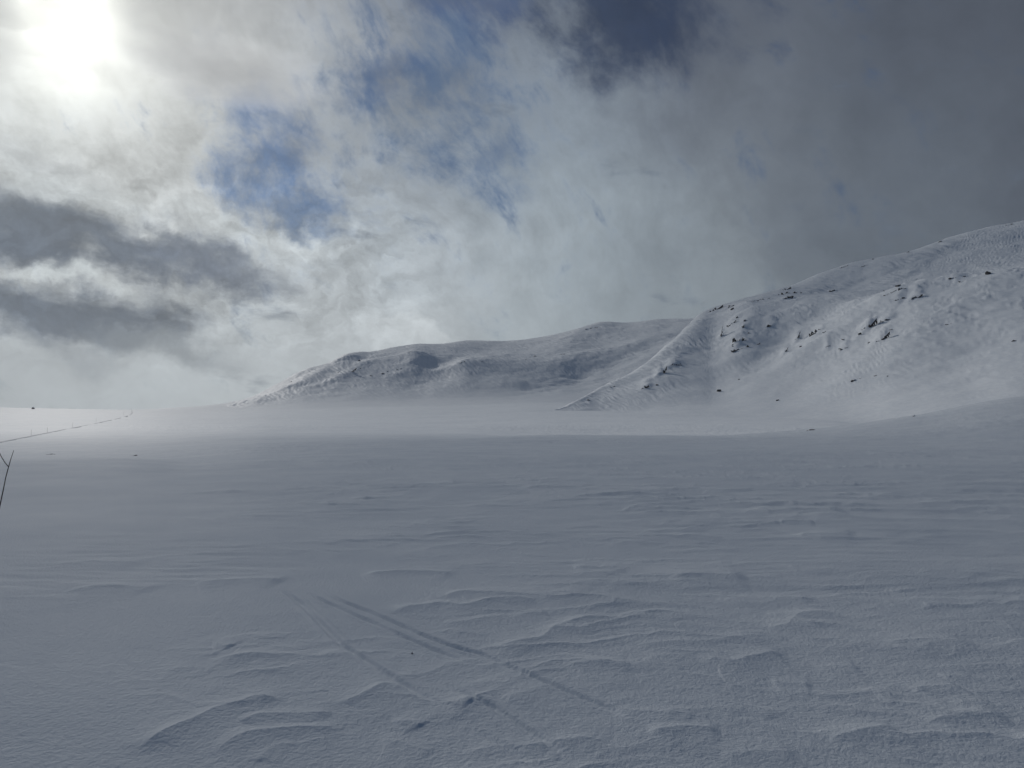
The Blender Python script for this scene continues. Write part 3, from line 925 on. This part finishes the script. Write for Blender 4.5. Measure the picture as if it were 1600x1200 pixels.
N_, F_, G_ = T_NEAR, T_FAR, T_GND
ROCKS = [  # name, surface, px, py, w, h, pieces, lean, label
    # rocky hill: skyline
    ("rock_outcrop", N_, 1116, 484, 24, 7, 7, 1.2, "long jagged outcrop on the steep shoulder where the rocky hill's skyline starts to level off"),
    ("rock_outcrop", N_, 1145, 477.5, 15, 4, 4, 0.3, "low outcrop breaking the skyline just right of the long jagged shoulder outcrop"),
    ("rock_outcrop", N_, 1179, 470, 10, 3, 3, 0.3, "thin low rock row on the skyline between two other skyline outcrops"),
    ("rock_outcrop", N_, 1195, 466, 13, 3, 4, 0.3, "flat dark rock row on the skyline below the stepped rock group"),
    ("rock_outcrop", N_, 1228, 451.5, 13, 5, 4, 0.8, "uppermost sloping rock of the stepped group at the skyline saddle"),
    ("boulder", N_, 1220, 459.5, 9, 4, 1, 0, "flat dark boulder at the left end of the stepped skyline group"),
    ("boulder", N_, 1230, 457, 6, 4, 1, 0, "squat boulder in the middle of the stepped skyline group"),
    ("boulder", N_, 1241, 457, 6, 3.5, 1, 0, "round boulder right of centre in the stepped skyline group"),
    ("boulder", N_, 1252, 457, 3.5, 2.5, 1, 0, "smallest boulder at the right end of the stepped skyline group"),
    ("rock_outcrop", N_, 1228, 466, 15, 6, 4, 0.2, "broad dark outcrop just under the stepped skyline group, shading the bowl below"),
    ("rock_outcrop", N_, 1304, 452.5, 15, 3, 4, 0, "thin string of stones lying on the bright snow bench under the upper slope"),
    ("rock_outcrop", N_, 1318, 416, 11, 4, 3, 0.6, "small outcrop on the skyline above the thin string of stones"),
    ("rock_outcrop", N_, 1351, 414, 9, 2.5, 4, 0.2, "row of little stones just below the skyline of the dark upper slope"),
    ("boulder", N_, 1364, 404, 3.5, 2, 1, 0, "single stone on the skyline above the row of little stones"),
    ("boulder", N_, 1419, 393, 5, 2, 1, 0, "lone flat stone halfway up the bare upper skyline"),
    ("boulder", N_, 1469, 377, 4.5, 2.5, 1, 0, "lone dark stone on the skyline where the upper ridge steepens"),
    ("rock_outcrop", N_, 1577, 350, 9, 3, 3, 0, "highest rock on the skyline near the top of the hill"),
    # rocky hill: steep left face
    ("boulder", N_, 1144, 483, 6, 4, 1, 0, "dark boulder just under the low skyline outcrop"),
    ("boulder", N_, 1152, 495, 4, 4, 1, 0, "small upright stone below the dark boulder on the steep face"),
    ("boulder", N_, 1164, 501, 6, 3, 1, 0, "wedge shaped stone above the line of rocks leading down to the big cluster"),
    ("rock_outcrop", N_, 1142, 507, 13, 4, 4, 1.6, "slanting rock rib left of the stones leading down to the big cluster"),
    ("rock_outcrop", N_, 1158, 513, 8, 7, 3, 0.8, "broken pair of rocks directly above the big cluster"),
    ("boulder", N_, 1169, 521, 4, 2, 1, 0, "sliver of rock peeping out above the right side of the big cluster"),
    ("rock_outcrop", N_, 1125, 526, 6, 8, 3, 2.0, "leaning rock with a snow hollow left of the big cluster"),
    ("rock_outcrop", N_, 1155, 531, 19, 12, 9, 0.2, "big cluster of dark rocks with snow between them on the steep face"),
    ("boulder", N_, 1145, 541, 4, 4, 1, 0, "boulder at the left edge of the big rock cluster"),
    ("rock_outcrop", N_, 1152, 546.5, 18, 5, 6, 0.1, "curved black rock step along the foot of the big cluster"),
    ("boulder", N_, 1168, 542, 4, 4, 1, 0, "stone between the curved rock step and the trailing row to its right"),
    ("rock_outcrop", N_, 1181, 537.5, 10, 3, 4, 0.6, "trailing row of stones rising to the right from the big cluster"),
    ("rock_outcrop", N_, 1205, 508, 13, 6, 3, 0, "isolated snow-capped rock in the bowl right of the big cluster"),
    ("rock_outcrop", N_, 1056, 570, 18, 7, 7, 0.2, "arched outcrop crowning the lower knob of the rocky hill"),
    ("rock_outcrop", N_, 1036, 581, 11, 9, 5, 1.2, "slanting left flank of rocks below the arched outcrop"),
    ("rock_outcrop", N_, 1007, 605, 12, 6, 4, 0.9, "low dark outcrop with a white snow lip, left of and below the arched outcrop"),
    ("boulder", N_, 1027, 601, 5, 4, 1, 0, "boulder between the low dark outcrop and the slanting rocks"),
    ("rock_outcrop", N_, 956, 604, 8, 3, 3, 0.8, "small pale outcrop beside the descending edge of the rocky hill"),
    ("boulder", N_, 920, 624, 5, 2.5, 1, 0, "last little stone at the very foot of the rocky hill's edge"),
    # rocky hill: middle spur
    ("rock_outcrop", N_, 1276, 517, 20, 9, 6, 0.5, "broad grey slab outcrop on the spur under the bright crest"),
    ("rock_outcrop", N_, 1291, 517, 11, 4, 3, 0.8, "thin tail of rock at the right end of the grey slab outcrop"),
    ("rock_outcrop", N_, 1245, 527, 9, 6, 3, 1.6, "narrow slanting rib left of the grey slab outcrop"),
    ("boulder", N_, 1250, 542, 5, 3, 1, 0, "small stone under the narrow slanting rib"),
    ("rock_outcrop", N_, 1226, 549, 9, 5, 3, 1.4, "lowest slanting rib at the left foot of the spur"),
    ("rock_outcrop", N_, 1292, 541, 7, 4, 3, 0.5, "crumbly rocks below the grey slab outcrop"),
    ("rock_outcrop", N_, 1319, 531, 8, 3, 3, -0.6, "short dark stripe of rock left of the dark curved crag"),
    ("rock_outcrop", N_, 1319, 543, 10, 2.5, 3, 0.7, "thin stripe of rock below the short dark stripe"),
    ("rock_outcrop", N_, 1357, 510, 20, 9, 8, 1.3, "long curved crag climbing along the middle spur"),
    ("rock_outcrop", N_, 1381, 500, 13, 4, 4, 0.7, "upper end of the crag line fading into drifted snow"),
    ("boulder", N_, 1343, 522, 5, 4, 1, 0, "dark boulder at the lower left tip of the long curved crag"),
    ("boulder", N_, 1392, 515, 5, 3, 1, 0, "single stone in the hollow right of the long curved crag"),
    ("rock_outcrop", N_, 1377, 530, 20, 7, 7, 1.5, "slanting ledge with a drifted snow tail below the long curved crag"),
    ("boulder", N_, 1357, 535, 3, 2.5, 1, 0, "tiny stone left of the slanting ledge"),
    # rocky hill: shoulder under the bench
    ("rock_outcrop", N_, 1407, 445, 10, 4, 4, -0.3, "small outcrop on the brow where the bright bench begins"),
    ("rock_outcrop", N_, 1409, 451, 9, 3.5, 4, 0.2, "scatter of stones right below the outcrop on the brow"),
    ("boulder", N_, 1381, 454, 3.5, 2.5, 1, 0, "stone on the bright crest left of the brow outcrop"),
    ("rock_outcrop", N_, 1390, 458, 16, 3, 5, 1.6, "thin slanting line of rock falling away left below the brow"),
    ("rock_outcrop", N_, 1406, 468, 11, 3.5, 4, 0.9, "dark ledge below the scatter of stones on the brow"),
    ("rock_outcrop", N_, 1432, 464, 13, 6, 4, 0.8, "stepped ledge with a long drift tail right of the dark ledge"),
    ("rock_outcrop", N_, 1495, 432.5, 19, 3, 6, 0.2, "long string of low rocks along the bright brow"),
    ("boulder", N_, 1517, 431.5, 4, 2.5, 1, 0, "stone at the right end of the long string of low rocks"),
    ("rock_outcrop", N_, 1506, 438, 11, 2.5, 4, 0.5, "short row of stones just under the long string of low rocks"),
    ("boulder", N_, 1543, 428, 8, 6, 1, 0, "large black boulder standing alone high on the brow"),
    # rocky hill: smooth lower slope
    ("rock_outcrop", N_, 1482, 505, 10, 2.5, 4, 0.4, "pair of flat stones alone on the smooth slope under the brow"),
    ("boulder", N_, 1584, 533.5, 6, 2, 1, 0, "flat stone with a snow tail on the smooth slope near the frame edge"),
    ("boulder", N_, 1335, 594, 9, 4.5, 1, 0, "large dark boulder alone low on the smooth slope"),
    ("boulder", N_, 1344, 591.5, 3, 2, 1, 0, "pebble-like stone right beside the large low boulder"),
    ("boulder", N_, 1367, 586.5, 4, 2.5, 1, 0, "small stone to the right of the large low boulder, trailing a thin drift"),
    ("boulder", N_, 1387, 587.5, 2.5, 1.8, 1, 0, "tiny stone at the end of the thin drift"),
    ("boulder", N_, 1125, 610, 11, 5, 1, 0, "dark boulder casting a long thin shadow at the foot of the hill"),
    ("boulder", N_, 1155, 592, 4, 2, 1, 0, "small stone between the big cluster and the boulder at the hill's foot"),
    ("boulder", N_, 1215, 625, 6, 3, 1, 0, "low stone on the flat apron right of the boulder at the hill's foot"),
    # snow ridge behind
    ("boulder", F_, 562, 563, 3.8, 3.5, 1, 0, "single dark boulder high on the left end of the far snow ridge"),
    ("rock_outcrop", F_, 548, 580, 17, 6, 7, 1.2, "slanting rock ribs on the left end of the far snow ridge"),
    ("boulder", F_, 528, 581, 3.5, 2, 1, 0, "small rock left of the slanting ribs on the far ridge"),
    ("boulder", F_, 563, 575, 3.5, 2, 1, 0, "stone at the upper tip of the slanting ribs on the far ridge"),
    ("boulder", F_, 598, 583, 6, 3, 1, 0, "darkest stone of the rising row on the far ridge"),
    ("boulder", F_, 580, 586, 4.5, 2, 1, 0, "lowest stone of the rising row on the far ridge"),
    ("boulder", F_, 606, 579.5, 3.5, 1.8, 1, 0, "stone third from the bottom of the rising row on the far ridge"),
    ("boulder", F_, 621, 576.5, 2.5, 1.8, 1, 0, "small stone just left of the top stone of the rising row"),
    ("boulder", F_, 626, 575.5, 4, 2, 1, 0, "top stone of the rising row on the far ridge"),
    ("boulder", F_, 455, 595.5, 4, 2, 1, 0, "rock on the far ridge's descending skyline"),
    ("rock_outcrop", F_, 641, 548.5, 8, 1.8, 4, 0.8, "low string of stones leading up to the small peak of the far ridge"),
    ("rock_outcrop", F_, 722, 565, 9, 2.2, 4, 0.6, "rocks at the crest of the rippled bowl on the far ridge"),
    ("rock_outcrop", F_, 772, 559.5, 8, 2, 4, 0, "flat rock row right of the rippled bowl's crest"),
    ("boulder", F_, 754, 564.5, 4.5, 1.6, 1, 0, "stone between the bowl's crest rocks and the flat rock row"),
    ("boulder", F_, 836, 555.5, 5, 1.6, 1, 0, "lone flat stone in the middle of the far ridge"),
    ("boulder", F_, 822, 561, 4, 1.5, 1, 0, "stone just below the lone flat stone of the far ridge"),
    ("rock_outcrop", F_, 880, 552.5, 8, 1.8, 4, 0, "thin rock row above the rippled gully of the far ridge"),
    ("rock_outcrop", F_, 928, 511.5, 11, 2.5, 4, 0.5, "rocks on the far ridge's highest knoll"),
    ("boulder", F_, 917, 514, 5, 2, 1, 0, "stone left of the rocks on the highest knoll"),
    # snow field
    ("boulder", G_, 52, 638, 5, 3.5, 1, 0, "dark rock standing on the snow field's distant skyline"),
    ("rock_outcrop", G_, 80, 709, 10, 3, 3, 0, "flat dark rock on the lip of the near snow roll behind the bare twig"),
    ("boulder", G_, 212, 711, 7, 2, 1, 0, "flat stone in the snow right of the flat rock on the lip"),
    ("boulder", G_, 1428, 649.5, 6, 3, 1, 0, "dark stone beside the sharp edge of the snow bank"),
    ("boulder", G_, 1267, 671.5, 15, 2.5, 1, 0, "low snowy hump of rock where the snow bank meets the field"),
]
for i, (nm, terr, px, py, w, h, n, lean, label) in enumerate(ROCKS):
    tag(make_rock(nm, terr, px, py, w, h, 500 + i, n, lean), label, "rock")


# ------------------------------------------------------------------ twig, poles, trail
def tube(bm, pts, radii, sides=7):
    rings = []
    for i, p in enumerate(pts):
        p = Vector(p)
        a = Vector(pts[max(0, i - 1)]); b = Vector(pts[min(len(pts) - 1, i + 1)])
        d = (b - a).normalized()
        u = d.cross(Vector((0, 1, 0.1))).normalized(); v = d.cross(u)
        rings.append([bm.verts.new(p + (u * math.cos(t) + v * math.sin(t)) * radii[i])
                      for t in [2 * math.pi * k / sides for k in range(sides)]])
    for A, B in zip(rings[:-1], rings[1:]):
        for k in range(sides):
            f = bm.faces.new((A[k], A[(k + 1) % sides], B[(k + 1) % sides], B[k])); f.smooth = True
    bm.faces.new(rings[0][::-1]); bm.faces.new(rings[-1])


def mesh_obj(name, bm, mat, parent=None):
    bmesh.ops.recalc_face_normals(bm, faces=bm.faces[:])
    me = bpy.data.meshes.new(name); bm.to_mesh(me); bm.free()
    me.materials.append(mat)
    o = bpy.data.objects.new(name, me)
    scene.collection.objects.link(o)
    o.parent = parent
    return o


def at_depth(px, py, dist):
    a, t = ray(px, py)
    return Vector((math.sin(a) * dist, math.cos(a) * dist, EYE + dist * float(t)))


D = 9.5
base = at_depth(-14, 846, D)
shrub = bpy.data.objects.new("bare_shrub", None)
shrub.location = base
scene.collection.objects.link(shrub)
tag(shrub, "bare forked twig sticking up out of the snow at the photo's left edge", "twig")
pts = [at_depth(px, py, D) - base for px, py in ((-16, 862), (-9, 826), (-1, 794), (5, 766), (9, 746), (13.5, 729), (17, 717), (21.5, 703.5))]
bm = bmesh.new(); tube(bm, pts, [.007, .0062, .0057, .0052, .0046, .0042, .0033, .0022])
mesh_obj("stem", bm, MAT_BARK, shrub)
pts2 = [at_depth(px, py, D + dd) - base for px, py, dd in ((13.5, 729.5, 0), (8, 723, .03), (2, 713.5, .06), (-3, 703, .1), (-6, 690, .12))]
bm = bmesh.new(); tube(bm, pts2, [.0042, .004, .0036, .003, .002])
mesh_obj("side_branch", bm, MAT_BARK, shrub)

p = T_GND.hit(644, 1021)
bm = bmesh.new()
for dx, dy, dz, r in ((0.004, 0, 0.018, .0022), (-0.007, .003, 0.010, .0018), (0.010, -.002, 0.008, .0018)):
    tube(bm, [(0, 0, -.01), (dx * .5, dy * .5, dz * .5), (dx, dy, dz)], [r, r, r * .5], 5)
o = mesh_obj("heather_tip", bm, MAT_BARK)
o.location = p
tag(o, "tiny dark plant tip poking through the snow between the ski ruts", "twig")

# ski trail over the plain with its marker poles
TRAIL = [(-60, 702), (0, 690.5), (47, 681), (100, 670.5), (150, 660.5), (185, 653), (203, 647.5), (207, 643.5), (206, 640.5)]
tx = []
for (a0, b0), (a1, b1) in zip(TRAIL[:-1], TRAIL[1:]):
    for k in range(14):
        tx.append((a0 + (a1 - a0) * k / 14, b0 + (b1 - b0) * k / 14))
tp = [Vector(T_GND.hit(*q)) for q in tx]
sm = [sum((tp[j] for j in range(max(0, i - 4), min(len(tp), i + 5))), Vector()) / (min(len(tp), i + 5) - max(0, i - 4)) for i in range(len(tp))]
bm = bmesh.new()
prev = None
for i, q in enumerate(sm):
    d = (sm[min(i + 1, len(sm) - 1)] - sm[max(i - 1, 0)]); d.z = 0; d.normalize()
    s = Vector((-d.y, d.x, 0))
    wd = 0.14 + 0.00035 * q.length
    prof = [(-1.5, -.12), (-1.0, .03), (-.55, .01), (.55, .01), (1.0, .03), (1.5, -.12)]
    row = [bm.verts.new(q + s * (u * wd) + Vector((0, 0, 0.04 + hh))) for u, hh in prof]
    if prev:
        for k in range(len(row) - 1):
            bm.faces.new((prev[k], prev[k + 1], row[k + 1], row[k]))
    prev = row
o = mesh_obj("path", bm, MAT_TRACK)
tag(o, "thin packed ski trail crossing the distant snow plain", "trail", kind="structure")

POLES = [(48, 680, 8, "marker pole by the ski trail nearest the viewer"),
         (74, 675, 7, "second marker pole along the ski trail counting away from the viewer"),
         (114, 667, 7, "marker pole beside the middle stretch of the ski trail"),
         (150, 659, 6, "marker pole where the ski trail starts to fade into the plain"),
         (193, 648, 6, "marker pole just before the bend of the ski trail"),
         (206, 644, 6.5, "marker pole at the far bend of the ski trail below the skyline")]
for px, py, h, label in POLES:
    p = T_GND.hit(px, py)
    dist = math.hypot(p[0], p[1])
    H = h * dist / F
    r = 0.011 + 0.00003 * dist
    bm = bmesh.new()
    tube(bm, [(0, 0, -.3), (0, 0, H * .5), (.02, 0, H)], [r * 1.2, r, r * .85], 8)
    o = mesh_obj("marker_pole", bm, MAT_WOOD)
    o.location = p
    tag(o, label, "marker pole", group="poles marking the ski trail")
